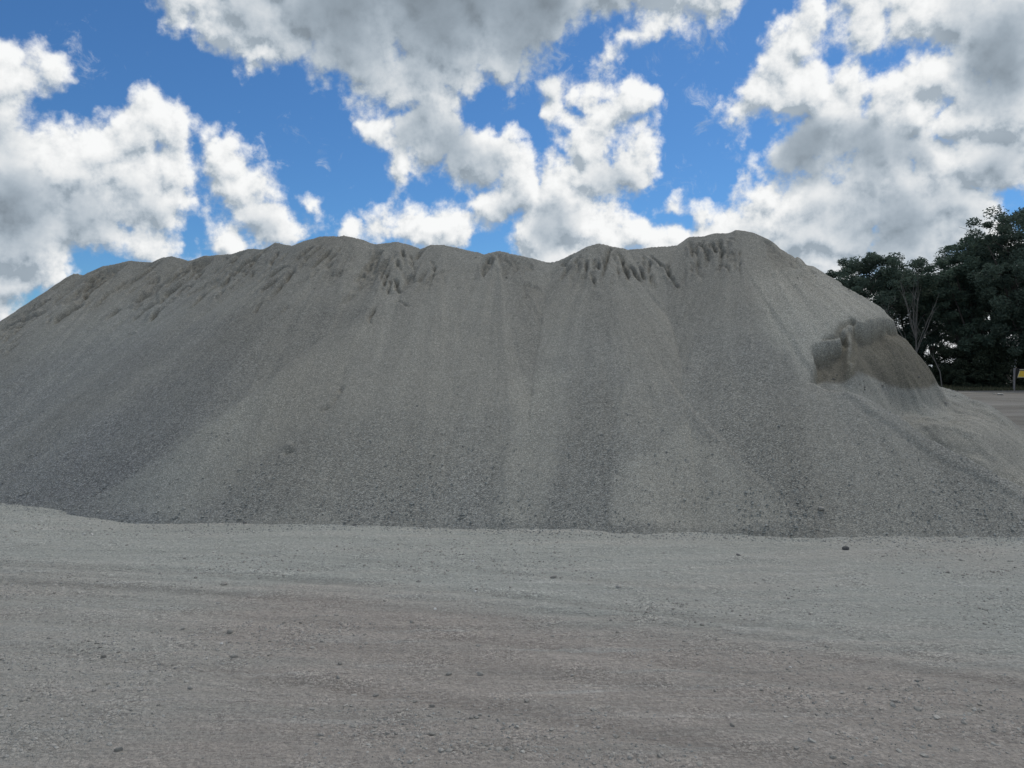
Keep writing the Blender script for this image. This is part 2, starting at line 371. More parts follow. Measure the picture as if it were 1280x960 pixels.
coarse -= 0.36*pm([(860,535),(765,600),(763,660),(1004,665),(930,595)], 8)
coarse -= 0.35*pm([(300,505),(112,634),(230,654),(400,520),(470,400)], 16)
coarse -= 0.50*pm([(930,290),(960,420),(1010,470),(1120,480),(1130,400)], 18)
coarse += 0.22*(1-sst(Zb, 0.1, 1.6))
coarse = np.clip(coarse, 0, 1)
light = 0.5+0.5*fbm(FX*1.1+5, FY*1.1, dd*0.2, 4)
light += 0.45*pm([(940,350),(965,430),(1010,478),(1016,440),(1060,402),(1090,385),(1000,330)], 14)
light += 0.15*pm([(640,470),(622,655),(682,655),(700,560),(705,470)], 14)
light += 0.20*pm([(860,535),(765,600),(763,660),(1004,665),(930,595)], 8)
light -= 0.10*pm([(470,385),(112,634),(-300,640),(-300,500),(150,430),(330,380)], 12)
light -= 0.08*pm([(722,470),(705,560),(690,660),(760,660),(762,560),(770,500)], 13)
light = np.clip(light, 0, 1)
damp_shade = sst(sdist, 0.0, 0.05)*sst(BITE, 0.03, 0.10)*(1-sst(PY2+5*fbm(X*3, Y*3, 0, 4)-np.interp(ratio, [1010,1018,1056,1074,1100,1135,1164,1179,1200], [478,480,478,464,476,488,482,478,470]), -3, 3))*(1-sst(ratio, 1180, 1192))
cutm = sst(sdist, 0.0, 0.15)*sst(BITE, 0.08, 0.25)
coarse = coarse*(1-cutm)+cutm*np.clip(0.28+0.4*fbm(X*1.2, Y*1.2, 0, 4), 0, 1); light = light*(1-cutm)+cutm*(0.5+0.4*fbm(X*1.6+3, Y*1.6, 0, 4))
damp_shade = np.clip(damp_shade+0.22*(1-sst(dd, 0.3, 2.0))*(1-sst(PX, 380, 520))+0.6*sst(CR, 0.01, 0.05)+0.55*CARVED+0.35*SL, 0, 1)  # rills, slumps and cracks darkened in colour to stand for their shade
warm = np.clip(0.45+0.9*fbm(X*0.35+3, Y*0.35, 0, 3)+0.45*sst(PX, 180, 480), 0, 1)
ids = np.arange(X.size).reshape(shp)
Q = np.stack([ids[:-1, :-1], ids[:-1, 1:], ids[1:, 1:], ids[1:, :-1]], -1).reshape(-1, 4)
ok = (Z.ravel()[Q].max(1) > -0.06)
Q = Q[ok]; used = np.zeros(X.size, bool); used[Q.ravel()] = True
remap = np.cumsum(used)-1; Q = remap[Q]
pick = lambda a: np.asarray(a).reshape(-1)[used]
PV = np.stack([pick(X), pick(Y), pick(Z)], 1)

# ------------------------------------------------------------------ materials
def mat(name):
    m = bpy.data.materials.new(name); m.use_nodes = True; m.node_tree.nodes.clear(); return m, NT(m.node_tree)
def finish(m, T, col, rough=0.95, normal=None, spec=0.12, extra=None):
    b = T.n('ShaderNodeBsdfPrincipled', {'Base Color': col if isinstance(col, bpy.types.NodeSocket) else (*col, 1), 'Roughness': rough, 'Specular IOR Level': spec})
    if normal is not None: m.node_tree.links.new(normal, b.inputs['Normal'])
    if extra:
        for k, v in extra.items(): b.inputs[k].default_value = v
    o = T.n('ShaderNodeOutputMaterial'); m.node_tree.links.new(b.outputs[0], o.inputs[0]); return m
def stone_grain(T, pos, scale, lo, hi):
    v = T.n('ShaderNodeTexVoronoi', {'Vector': pos, 'Scale': scale, 'Randomness': 1.0})
    r = T.n('ShaderNodeSeparateColor', {0: v.outputs['Color']}).outputs[0]
    r = T.m('POWER', r, 1.8)
    return T.n('ShaderNodeMapRange', {0: r, 1: 0.0, 2: 1.0, 3: lo, 4: hi}).outputs[0], v.outputs['Distance'], v.outputs['Color']

MP, T = mat('crushed_stone')
at = lambda n, k='Fac': T.n('ShaderNodeAttribute', attribute_name=n).outputs[k]
pos = T.n('ShaderNodeTexCoord').outputs['Object']
co, li, da, wa, flow = at('coarse'), at('light'), at('damp_shade'), at('warm'), at('flow', 'Vector')
streak = T.noise(T.v('MULTIPLY', flow, (3.2, 3.2, 0.45)), 1.0, 4, 0.6)
streak2 = T.noise(T.v('MULTIPLY', flow, (16.0, 16.0, 2.0)), 1.0, 3, 0.6)
patch = T.noise(pos, 1.7, 5, 0.6)
cof = T.m('ADD', T.m('ADD', co, T.m('MULTIPLY', T.m('SUBTRACT', streak, 0.5), 0.6)), T.m('MULTIPLY', T.m('SUBTRACT', patch, 0.5), 0.6), clamp=True)
fine = T.mix(wa, (0.268, 0.277, 0.250), (0.284, 0.276, 0.240))
crs = T.mix(wa, (0.230, 0.236, 0.231), (0.242, 0.240, 0.216))
basec = T.mix(cof, fine, crs)
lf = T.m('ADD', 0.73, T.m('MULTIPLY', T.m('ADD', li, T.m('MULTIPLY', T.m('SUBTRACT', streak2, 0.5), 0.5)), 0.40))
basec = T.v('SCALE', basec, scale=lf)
g1, d1, c1 = stone_grain(T, pos, 66.0, 0.68, 1.75)
g2, d2, c2 = stone_grain(T, pos, 95.0, 0.72, 1.6)
grain = T.m('ADD', T.m('MULTIPLY', g1, cof), T.m('MULTIPLY', g2, T.m('SUBTRACT', 1.0, cof)))
basec = T.v('SCALE', basec, scale=grain)
damp_shade_c = T.mix(da, basec, T.v('MULTIPLY', basec, (0.60, 0.565, 0.51)))  # moist stone, plus the shade painted into rills and cracks
hgt = T.m('ADD', T.m('MULTIPLY', T.m('SUBTRACT', 1.0, d1), T.m('ADD', 0.2, cof)), T.m('MULTIPLY', T.noise(pos, 60.0, 4, 0.7), 0.8))
hgt = T.m('ADD', hgt, T.m('MULTIPLY', T.noise(pos, 9.0, 4, 0.6), 1.2))
nrm = T.n('ShaderNodeBump', {'Strength': 0.7, 'Distance': 0.018, 'Height': hgt}).outputs[0]
finish(MP, T, damp_shade_c, 0.95, nrm)

MG, T = mat('packed_stone_dust')
at = lambda n, k='Fac': T.n('ShaderNodeAttribute', attribute_name=n).outputs[k]
pos = T.n('ShaderNodeTexCoord').outputs['Object']
ru, br = at('rut'), at('brown')
along = T.n('ShaderNodeMapping', {'Vector': pos, 'Rotation': (0, 0, math.radians(23)), 'Scale': (0.28, 4.0, 1)}).outputs[0]
big = T.noise(pos, 0.55, 6, 0.6)
strk = T.noise(along, 1.3, 7, 0.62, 0.4)
strk2 = T.noise(along, 6.0, 5, 0.65, 0.2)
fine = T.noise(pos, 34.0, 6, 0.7)
brf = T.m('ADD', br, T.m('MULTIPLY', T.m('SUBTRACT', strk, 0.5), 1.3), clamp=True)
c = T.mix(brf, (0.455, 0.462, 0.418), (0.432, 0.392, 0.347))
pale = T.ss(T.noise(along, 2.1, 6, 0.6, 0.3), 0.55, 0.72)
c = T.mix(T.m('MULTIPLY', pale, 0.55), c, (0.52, 0.52, 0.485))
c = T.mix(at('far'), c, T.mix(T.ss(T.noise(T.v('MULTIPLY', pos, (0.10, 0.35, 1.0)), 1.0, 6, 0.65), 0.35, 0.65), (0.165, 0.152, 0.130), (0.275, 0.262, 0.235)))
k = T.m('ADD', 0.48, T.m('MULTIPLY', T.m('ADD', T.m('MULTIPLY', strk, 0.85), T.m('ADD', T.m('MULTIPLY', big, 0.35), T.m('MULTIPLY', strk2, 0.40))), 0.62))
k = T.m('MULTIPLY', k, T.m('ADD', 0.60, T.m('MULTIPLY', fine, 0.80)))
k = T.m('MULTIPLY', k, T.m('ADD', 1.0, T.m('MULTIPLY', ru, 0.24)))
c = T.v('SCALE', c, scale=k)
g1, d1, c1 = stone_grain(T, pos, 70.0, 0.72, 1.7)
peb = T.ss(T.noise(pos, 2.3, 4, 0.6), 0.42, 0.70)
c = T.v('SCALE', c, scale=T.m('ADD', T.m('MULTIPLY', T.m('SUBTRACT', g1, 1.0), T.m('ADD', 0.25, T.m('MULTIPLY', peb, 0.6))), 1.0))
hgt = T.m('ADD', T.m('MULTIPLY', fine, 1.0), T.m('MULTIPLY', T.noise(pos, 12.0, 5, 0.6), 1.3))
hgt = T.m('ADD', hgt, T.m('MULTIPLY', T.m('SUBTRACT', 1.0, d1), T.m('MULTIPLY', peb, 0.5)))
hgt = T.m('ADD', hgt, T.m('MULTIPLY', strk2, 0.8))
nrm = T.n('ShaderNodeBump', {'Strength': 1.0, 'Distance': 0.045, 'Height': hgt}).outputs[0]
finish(MG, T, c, 0.96, nrm)

def stone_mat(name, a, b):
    m, T = mat(name)
    pos = T.n('ShaderNodeTexCoord').outputs['Object']
    rnd = T.n('ShaderNodeNewGeometry').outputs['Random Per Island']
    orn = T.n('ShaderNodeObjectInfo').outputs['Random']
    f = T.m('FRACT', T.m('ADD', T.m('MULTIPLY', rnd, 7.31), orn))
    c = T.mix(T.m('POWER', f, 2.0), a, b)
    n = T.noise(pos, 55.0, 5, 0.65)
    c = T.v('SCALE', c, scale=T.m('ADD', 0.6, T.m('MULTIPLY', n, 0.8)))
    nrm = T.n('ShaderNodeBump', {'Strength': 0.6, 'Distance': 0.01, 'Height': n}).outputs[0]
    return finish(m, T, c, 0.92, nrm)
M_STONE = stone_mat('loose_stone', (0.21, 0.22, 0.21), (0.40, 0.41, 0.385))
M_CLOD = stone_mat('dusty_clod', (0.30, 0.288, 0.258), (0.42, 0.405, 0.37))
M_LUMP = stone_mat('damp_lump', (0.17, 0.165, 0.15), (0.25, 0.245, 0.225))
M_DARK = stone_mat('dark_stone', (0.12, 0.12, 0.118), (0.16, 0.16, 0.155))
M_PALE = stone_mat('pale_stone', (0.60, 0.59, 0.56), (0.75, 0.74, 0.72))

# ------------------------------------------------------------------ ground sheet
ax = axis(-8.2, 8.2, 0.031, (-3500, 3500), 1.11); ay = axis(3.2, 11.5, 0.030, (-3500, 3500), 1.11)
GX, GY = np.meshgrid(ax, ay)
def track_coord(x, y):                       # across / along the wheel tracks, which sweep gently round
    a = math.radians(-23); u = x*math.cos(a)+y*math.sin(a); v = -x*math.sin(a)+y*math.cos(a)
    return u, v+0.018*u*u
def gfield(x, y):
    u, v = track_coord(x, y)
    n = (1-sst(np.hypot(x, y-6), 11, 30))
    h = 0.030*fbm(x*0.45, y*0.45, 0, 3)*n+0.018*fbm(u*0.5, v*2.6, 0, 4)*n
    h = h+0.016*fbm(x*5, y*5, 0, 4, 0.6)*n*(0.7+vnoise(x*.8, y*.8))
    rut = np.zeros_like(x)
    for vc, w, d0, b0 in TRACKS:
        br_ = 0.25+1.2*sst(fbm(u*0.35+vc*5, v*0.6, 0, 3), -0.3, 0.4); d = d0*br_; b = b0*br_
        e = v-vc-0.06*vnoise(u*0.6, vc)
        rut = rut-b*np.exp(-(e/w)**2)+1.0*np.exp(-((np.abs(e)-w*1.6)/(w*0.55))**2)*0.5*b
        tread = 0.006*np.sin(u*38+np.abs(e)*26)*np.exp(-(e/w)**4)*sst(vnoise(u*.7, v*3+vc), -0.15, 0.25)
        h = h-d*np.exp(-(e/w)**2)*n+tread*n+0.5*d*np.exp(-((np.abs(e)-w*1.6)/(w*0.5))**2)*n
    h = h+0.10*sst(-x, 4.4, 7.4)*np.exp(-((y-10.2)/1.0)**2)
    return h, rut
_u0, _v0 = track_coord(np.array([gp(560,775)[0], gp(300,725)[0], gp(1000,800)[0], gp(250,800)[0], gp(900,900)[0]]), np.array([gp(560,775)[1], gp(300,725)[1], gp(1000,800)[1], gp(250,800)[1], gp(900,900)[1]]))
TRACKS = [(_v0[0]-0.32, 0.10, 0.006, 0.28), (_v0[2]-0.55, 0.11, 0.006, 0.28), (_v0[4]-0.35, 0.10, 0.005, 0.25), (_v0[0]+0.16, 0.12, 0.013, 0.8), (_v0[0]+0.42, 0.10, 0.010, 0.5), (_v0[2]+0.25, 0.12, 0.010, 0.5), (_v0[0]-0.75, 0.13, 0.008, 0.3), (_v0[1]+0.9, 0.11, 0.006, 0.25), (_v0[0]-1.35, 0.10, 0.006, 0.25)]
GZ, RUT = gfield(GX, GY)
def brownf(x, y):
    b = sst(-(y-(6.3-0.36*x)), -0.6, 0.7)*0.95
    b = b*(1-0.55*sst(-x, 1.4, 3.2))+0.10
    return b+0.5*fbm(x*.6, y*.6+9, 0, 3)
BR = np.clip(brownf(GX, GY), 0, 1)
gi_ = np.arange(GX.size).reshape(GX.shape)
GQ = np.stack([gi_[:-1, :-1], gi_[:-1, 1:], gi_[1:, 1:], gi_[1:, :-1]], -1).reshape(-1, 4)
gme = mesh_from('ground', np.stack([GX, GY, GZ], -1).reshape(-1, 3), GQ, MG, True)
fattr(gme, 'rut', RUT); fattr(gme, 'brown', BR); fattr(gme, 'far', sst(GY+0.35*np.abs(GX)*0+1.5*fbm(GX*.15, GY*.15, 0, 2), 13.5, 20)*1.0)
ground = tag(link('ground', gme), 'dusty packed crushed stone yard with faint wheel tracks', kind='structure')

# ------------------------------------------------------------------ the stockpile
pme = mesh_from('gravel_stockpile', PV, Q, MP, True)
fattr(pme, 'coarse', pick(coarse)); fattr(pme, 'light', pick(light)); fattr(pme, 'damp_shade', pick(damp_shade)); fattr(pme, 'warm', pick(warm))
vattr(pme, 'flow', np.stack([pick(FX), pick(FY), pick(dd)], 1))
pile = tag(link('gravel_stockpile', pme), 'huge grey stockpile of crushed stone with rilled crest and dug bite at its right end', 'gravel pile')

# ------------------------------------------------------------------ loose stones
def ico():
    t = (1+5**.5)/2
    V = np.array([(-1,t,0),(1,t,0),(-1,-t,0),(1,-t,0),(0,-1,t),(0,1,t),(0,-1,-t),(0,1,-t),(t,0,-1),(t,0,1),(-t,0,-1),(-t,0,1)], float)/math.hypot(1, t)
    Fc = np.array([(0,11,5),(0,5,1),(0,1,7),(0,7,10),(0,10,11),(1,5,9),(5,11,4),(11,10,2),(10,7,6),(7,1,8),(3,9,4),(3,4,2),(3,2,6),(3,6,8),(3,8,9),(4,9,5),(2,4,11),(6,2,10),(8,6,7),(9,8,1)])
    return V, Fc
OCT_V = np.array([(1,0,0),(-1,0,0),(0,1,0),(0,-1,0),(0,0,1),(0,0,-1)], float)
OCT_F = np.array([(0,2,4),(2,1,4),(1,3,4),(3,0,4),(2,0,5),(1,2,5),(3,1,5),(0,3,5)])
def scatter(name, pos, size, base, mat_, flat=0.65, jit=0.28, parent=None):
    Vb, Fb = base; n = len(pos); m = len(Vb)
    V = Vb[None]*(1+rng.uniform(-jit, jit, (n, m, 1)))*rng.uniform(0.65, 1.35, (n, 1, 3))
    V[..., 2] *= flat
    a = rng.uniform(0, 2*math.pi, n); ca, sa = np.cos(a)[:, None], np.sin(a)[:, None]
    tl = rng.uniform(-.5, .5, n); ct, st = np.cos(tl)[:, None], np.sin(tl)[:, None]
    x, y, z = V[..., 0], V[..., 1], V[..., 2]
    y, z = y*ct-z*st, y*st+z*ct
    V = np.stack([x*ca-y*sa, x*sa+y*ca, z], -1)*size[:, None, None]+pos[:, None, :]
    Fc = (Fb[None]+(np.arange(n)*m)[:, None, None]).reshape(-1, 3)
    me = mesh_from(name, V.reshape(-1, 3), Fc, mat_, False)
    return link(name, me, parent)
zf_w = np.clip(pick(coarse), 0.03, 1)**2*(pick(Z) > 0.0)*(PV[:, 1] < 17)
zf_w = zf_w*(0.4+1.6*np.exp(-pick(Zb)/0.9))/np.maximum(0.1, 1)
area = (pick(np.gradient(X, axis=1))*pick(np.gradient(Y, axis=0)))
zf_w = zf_w*area; zf_w /= zf_w.sum()
sel = rng.choice(len(PV), 42000, p=zf_w)
pp = PV[sel]+np.stack([rng.uniform(-.013, .013, 42000), rng.uniform(-.013, .013, 42000), np.zeros(42000)], 1)
sz = 0.004+0.007*rng.random(42000)**2.5
pp[:, 2] += sz*0.15
tag(scatter('gravel', pp, sz, (OCT_V, OCT_F), M_STONE, 0.75), 'coarser grey stones lying on the face of the stockpile', kind='stuff')

# crumbs: under the dug face, caught below the crest gullies, and rolled down to the toe
PXf, PYf = pick(ratio), pick(PY2)
def crumbs(n, wgt, s0, s1, m, label, base):
    w_ = np.clip(wgt, 0, None)*area; w_ = w_/w_.sum(); sel = rng.choice(len(PV), n, p=w_)
    s_ = s0+(s1-s0)*rng.random(n)**3; q = PV[sel]+np.stack([rng.uniform(-.013, .013, n), rng.uniform(-.013, .013, n), s_*.2], 1)
    tag(scatter('gravel', q, s_, base, m, 0.75), label, kind='stuff')
gn = fbm(PV[:, 0]*1.7, PV[:, 1]*1.7, 0, 3)
crumbs(150, sst(PXf, 1025, 1045)*(1-sst(PXf, 1185, 1215))*np.exp(-((PYf-482-6*np.sin(PXf/17))/10)**2)*(PV[:, 1] < 16),   .008, .028, M_LUMP, 'crumbled lumps fallen below the dug face of the stockpile', ico())
crumbs(1500, pick(np.clip(CARVED+SL+0.15*(1-sst(dd, .3, 2.2)), 0, 1))*(PV[:, 1] < 18)+0.0, .006, .018, M_LUMP, 'small lumps caught in the gullies below the stockpile crest', (OCT_V, OCT_F))
crumbs(2600, np.exp(-pick(Zb)/0.35)*(pick(Z) > 0.01)*np.clip(0.4+2*gn, 0.05, 2)*(PV[:, 1] < 12), .007, .022, M_STONE, 'bigger stones that rolled down to the toe of the stockpile', (OCT_V, OCT_F))

def on_ground(n, ylo, yhi, clump=0.0, pw=1.0):
    out = []
    while len(out) < n:
        m = n*3; y = ylo+(yhi-ylo)*rng.random(m)**pw; x = rng.uniform(-.80, .80, m)*(y+0.4)
        if clump: k = fbm(x*.7+20, y*1.4, 0, 3)+0.25*vnoise(x*3, y*4); kk = rng.random(m) < np.clip(0.25+clump*k, 0.02, 1)
        else: kk = np.ones(m, bool)
        out += list(zip(x[kk], y[kk]))
    P = np.array(out[:n]); z, _ = gfield(P[:, 0], P[:, 1]); return np.column_stack([P, z])
n = 19000; p1 = on_ground(n, 3.2, 11.0, 2.0); s1 = 0.0035+0.007*rng.random(n)**3
tag(scatter('grit', p1, s1, (OCT_V, OCT_F), M_STONE, 0.7), 'fine stone grit strewn over the yard', kind='stuff')
n = 3600; p2 = on_ground(n, 3.2, 10.3, 2.6); s2 = 0.007+0.013*rng.random(n)**3
tag(scatter('gravel', p2, s2, ico(), M_CLOD, 0.7, 0.3), 'loose dusty gravel scattered over the yard', kind='stuff')
# windrow of coarser stone along the toe
n = 7000; xs = rng.uniform(-8.3, 7.5, n); yt = 9.9-0.02*xs-0.0*xs
fp = rng.random(n)**2
footx = np.interp(xs, [-9, -5, -3.3, 0, 2, 5, 6], [10.95, 10.6, 9.95, 9.75, 9.5, 9.2, 9.0])
ys = footx-0.02-(0.5+0.5*np.exp(-((xs+4.2)/1.1)**2))*fp
z, _ = gfield(xs, ys)
tag(scatter('gravel', np.column_stack([xs, ys, z]), 0.005+0.011*rng.random(n)**2.5, (OCT_V, OCT_F), M_STONE, 0.8), 'grey stones that rolled out along the toe of the stockpile', kind='stuff')

# single rocks
def rock_mesh(name, seed, m, flat=0.7):
    V, Fc = ico(); r = np.random.default_rng(seed)
    # one subdivision
    mid = {}; V = list(map(tuple, V)); F2 = []
    def md(a, b):
        k = (min(a, b), max(a, b))
        if k not in mid:
            v = np.add(V[a], V[b])/2; v = v/np.linalg.norm(v); V.append(tuple(v)); mid[k] = len(V)-1
        return mid[k]
    for a, b, c in Fc:
        ab, bc, ca = md(a, b), md(b, c), md(c, a); F2 += [(a, ab, ca), (b, bc, ab), (c, ca, bc), (ab, bc, ca)]
    V = np.array(V)
    for q in range(7):                       # chip flat facets off
        d = r.normal(size=3); d /= np.linalg.norm(d); h = r.uniform(.62, .88)
        s = V@d; V = V-np.clip(s-h, 0, None)[:, None]*d
    V = V*r.uniform(.8, 1.25, 3)*(1+r.uniform(-.05, .05, (len(V), 1))); V[:, 2] *= flat
    return mesh_from(name, V, np.array(F2), m, False)
ROCKS = [rock_mesh('stone', s, M_CLOD) for s in range(6)]
DROCK = rock_mesh('stone', 30, M_DARK, 0.6); PROCK = rock_mesh('stone', 31, M_PALE, 0.6)
def put_rock(px, py, w, me, label, group=None, cat='stone', on_pile=False, squash=1.0):
    if on_pile:
        h = hit(px, py); x, y = h
        j = np.searchsorted(gy, y); i = np.searchsorted(gx, x); z = Z[j, i]
    else:
        x, y = gp(px, py); z = float(gfield(np.array([x]), np.array([y]))[0][0])
    s = w/FPX*y/2*0.85
    o = link('stone', me, loc=(x, y, z+s*0.22*squash)); o.scale = (s, s*random.uniform(.7, 1), s*squash)
    o.rotation_euler = (random.uniform(-.3, .3), random.uniform(-.3, .3), random.uniform(0, 6.28))
    return tag(o, label, cat, group)
put_rock(1057, 686, 13, DROCK, 'dark rock lying alone in front of the right part of the pile toe', squash=1.1)
put_rock(923, 693, 8, DROCK, 'small flat dark stone just left of and nearer than the lone dark rock', squash=.7)
put_rock(443, 658, 7, DROCK, 'small dark stone right at the pile toe, left of the middle')
put_rock(306, 655, 7, DROCK, 'small dark stone at the pile toe at the end of the coarse gravel strip')
put_rock(1026, 640, 13, ROCKS[2], 'pale flat stone resting low on the pile above the lone dark rock', on_pile=True, squash=.8)
for px, py, lab in [(105,668,'small white stone on the far left of the yard'), (115,668,'small white stone just right of another at far left'), (591,702,'tiny white chip on the yard below the pile middle'),
                    (594,741,'small whitish stone above the pale wheel track'), (277,804,'whitish stone among clods in the left foreground'), (544,761,'pale chip at the edge of the pale wheel track'), (988,835,'whitish chip near the tracks in the right foreground')]:
    put_rock(px, py, 5, PROCK, lab, cat='stone')
for px, py, w, lab in [(484,918,7,'left clod of the tight foreground cluster'), (495,918,7,'right clod of the tight foreground cluster'), (486,904,6,'topmost clod of the tight foreground cluster'), (489,913,6,'middle clod of the tight foreground cluster'),
                       (540,918,10,'flat dark clod just right of the foreground clod cluster'), (540,884,9,'rounded clod above the flat dark foreground clod'), (600,841,10,'lumpy clod in the middle foreground with crumbs beside it'), (561,842,9,'clod left of the lumpy middle foreground clod'),
                       (600,895,7,'clod with bright top, front of the middle foreground'), (589,899,8,'low clod just left of a bright topped clod'), (287,788,13,'long low clod in the left middle of the yard'), (293,820,12,'long low clod nearer than another in left middle'),
                       (238,863,10,'rounded clod in the left foreground'), (691,795,7,'small clod beside the pale wheel track'), (748,909,8,'clod with crumbs in the right middle foreground'), (715,845,6,'small round clod below the wheel track'),
                       (130,819,9,'long clod in a dark row at left'), (148,816,6,'short clod at right end of the dark row at left'), (280,729,9,'clod with pale chip on the far left yard'), (773,734,10,'clod on the far yard under the pile middle'),
                       (692,722,11,'flat clod on the far yard behind the wheel track'), (1178,690,7,'small clod near the toe at far right'), (148,940,12,'clod at the bottom left corner of the yard'), (952,866,6,'pebble by the right foreground tracks'), (915,912,8,'clod at the bottom right of the yard'),
                       (425,830,8,'clod in the left of the middle foreground'), (423,846,9,'clod just in front of another left of middle'), (1201,700,6,'pebble at the far right of the yard')]:
    put_rock(px, py, w, random.choice(ROCKS), lab, cat='clod')
pr = on_ground(230, 3.6, 9.3, 1.8)
for k in range(230):
    x, y, z = pr[k]; s = random.uniform(.010, .021)*(0.75 if y < 4.5 else 1)
    o = link('stone', random.choice(ROCKS), loc=(x, y, z+s*.12)); o.scale = (s, s*random.uniform(.6, 1), s*random.uniform(.6, 1)); o.rotation_euler = (random.uniform(-.4, .4), random.uniform(-.4, .4), random.uniform(0, 6.28))
    tag(o, 'small dusty grey clod loose on the packed yard', 'clod', 'small loose clods scattered on the yard')

# ------------------------------------------------------------------ trees
def leaf_mat(name, a, b):
    m, T = mat(name)
    rnd = T.n('ShaderNodeNewGeometry').outputs['Random Per Island']
    pos = T.n('ShaderNodeTexCoord').outputs['Object']
    f = T.m('ADD', T.m('MULTIPLY', rnd, 0.6), T.m('MULTIPLY', T.noise(pos, 0.5, 3, 0.5), 0.5), clamp=True)
    c = T.mix(f, a, b)
    d = T.n('ShaderNodeBsdfPrincipled', {'Base Color': c, 'Roughness': 0.75, 'Specular IOR Level': 0.15})
    tr = T.n('ShaderNodeBsdfTranslucent', {'Color': c})
    mx = T.n('ShaderNodeMixShader', {0: 0.35, 1: d.outputs[0], 2: tr.outputs[0]})
    o = T.n('ShaderNodeOutputMaterial'); m.node_tree.links.new(mx.outputs[0], o.inputs[0]); return m
M_LEAF = leaf_mat('dark_leaves', (0.060, 0.095, 0.078), (0.125, 0.165, 0.125))  # both crown colours lifted bluish in place of haze
M_LEAF2 = leaf_mat('grey_green_leaves', (0.065, 0.105, 0.080), (0.130, 0.175, 0.130))
M_BUSH = leaf_mat('scrub_leaves', (0.035, 0.050, 0.038), (0.075, 0.095, 0.060))
def bark(name, a, b):
    m, T = mat(name); pos = T.n('ShaderNodeTexCoord').outputs['Object']
    n = T.noise(T.v('MULTIPLY', pos, (6, 6, 1.2)), 1.0, 5, 0.6)
    nrm = T.n('ShaderNodeBump', {'Strength': 0.5, 'Distance': 0.03, 'Height': n}).outputs[0]
    return finish(m, T, T.mix(n, a, b), 0.9, nrm)
M_BARK = bark('dark_bark', (0.045, 0.042, 0.038), (0.11, 0.10, 0.09))
M_DEAD = bark('bleached_wood', (0.10, 0.095, 0.09), (0.22, 0.21, 0.195))
def tubes(name, segs, m, parent=None, sides=6):
    """segs: list of polylines [(p, r), ...]"""
    V = []; Fc = []
    for pl in segs:
        b0 = len(V)
        for k, (p, r) in enumerate(pl):
            q = Vector(pl[min(k+1, len(pl)-1)][0])-Vector(pl[max(k-1, 0)][0]); q.normalize()
            u = q.orthogonal().normalized(); w = q.cross(u)
            for s in range(sides):
                a = 2*math.pi*s/sides; V.append(tuple(Vector(p)+(u*math.cos(a)+w*math.sin(a))*r))
        for k in range(len(pl)-1):
            for s in range(sides):
                s2 = (s+1) % sides; Fc.append((b0+k*sides+s, b0+k*sides+s2, b0+(k+1)*sides+s2, b0+(k+1)*sides+s))
    return link(name, mesh_from(name, np.array(V), np.array(Fc), m, True), parent)
def wander(p, d, ln, r, n=5, curl=0.25, rr=random, up=0.0):
    pl = [(tuple(p), r)]; p = Vector(p); d = Vector(d).normalized()
    for k in range(n):
        d = (d+Vector((rr.uniform(-curl, curl), rr.uniform(-curl, curl), rr.uniform(-curl, curl)+up))).normalized()
        p = p+d*ln/n; pl.append((tuple(p), r*(1-(k+1)/n*0.75)))
    return pl
def leaves(name, centers, radii, per, size, m, parent, seed):
    per = int(per*2.0); size = size*0.58; per = int(per*1.25)
    """every leaf is a small folded quad; clumps spread through the crown's volume"""
    r = np.random.default_rng(seed); n = len(centers)*per
    C = np.repeat(np.array(centers), per, 0); Rr = np.repeat(np.array(radii), per, 0)
    d = r.normal(size=(n, 3)); d /= np.linalg.norm(d, axis=1)[:, None]
    P = C+d*(Rr*r.random(n)**0.45)[:, None]*np.array([1, 1, .72])
    a = r.normal(size=(n, 3)); a[:, 2] *= .6; a /= np.linalg.norm(a, axis=1)[:, None]
    b = np.cross(a, r.normal(size=(n, 3))); b /= np.linalg.norm(b, axis=1)[:, None]
    s = (size*r.uniform(.55, 1.3, n))[:, None]
    V = np.stack([P-a*s, P+b*s*.42, P+a*s, P-b*s*.42], 1).reshape(-1, 3)
    Fc = np.arange(n*4).reshape(-1, 4)
    return link(name, mesh_from(name, V, Fc, m, False), parent)
def tree(x, y, h, w, label, seed, m=M_LEAF, nclump=150, per=95, lsize=0.2, low=0.12, name='broadleaf_tree', group='trees along the far edge of the yard', lobes=7):
    rr = random.Random(seed)
    root = tag(link(name, None, loc=(x, y, 0)), label, 'tree', group)
    segs = []; tr = wander((0, 0, -.3), (rr.uniform(-.1, .1), 0, 1), h*.62, h*.026, 6, .12, rr); segs.append(tr)
    L = []
    for k in range(lobes):
        a = 6.28*k/lobes+rr.uniform(-.4, .4); t = rr.uniform(.25, 1.0)
        zc = h*(low+(.88-low)*t); wr = w*(.50 if t < .75 else .40)*rr.uniform(.7, 1.1)
        L.append((Vector((math.cos(a)*wr*.75, math.sin(a)*wr*.75, zc)), w*rr.uniform(.22, .36)))
    L.append((Vector((rr.uniform(-.1, .1)*w, 0, h*.84)), w*.26)); L.append((Vector((0, 0, h*.55)), w*.40))
    for c, r_ in L:
        q = Vector(tr[rr.randint(2, 5)][0]); segs.append(wander(q, c-q, (c-q).length*1.05, h*.010, 5, .16, rr))
    cs = []; rs = []
    while len(cs) < nclump:
        c, r_ = rr.choice(L); v = Vector((rr.gauss(0, 1), rr.gauss(0, 1), rr.gauss(0, 1))).normalized()*r_*rr.random()**.3
        p = c+v*1.0
        if p.z < h*low*.5 or p.z > h: continue
        cs.append(tuple(p)); rs.append(w*.075*rr.uniform(.6, 1.5))
        if rr.random() < .14: segs.append(wander(c, v, v.length*1.25, .035, 3, .3, rr))
    tubes('trunk', segs, M_BARK, root)
    leaves('crown', cs, rs, per, lsize, m, root, seed)
    return root
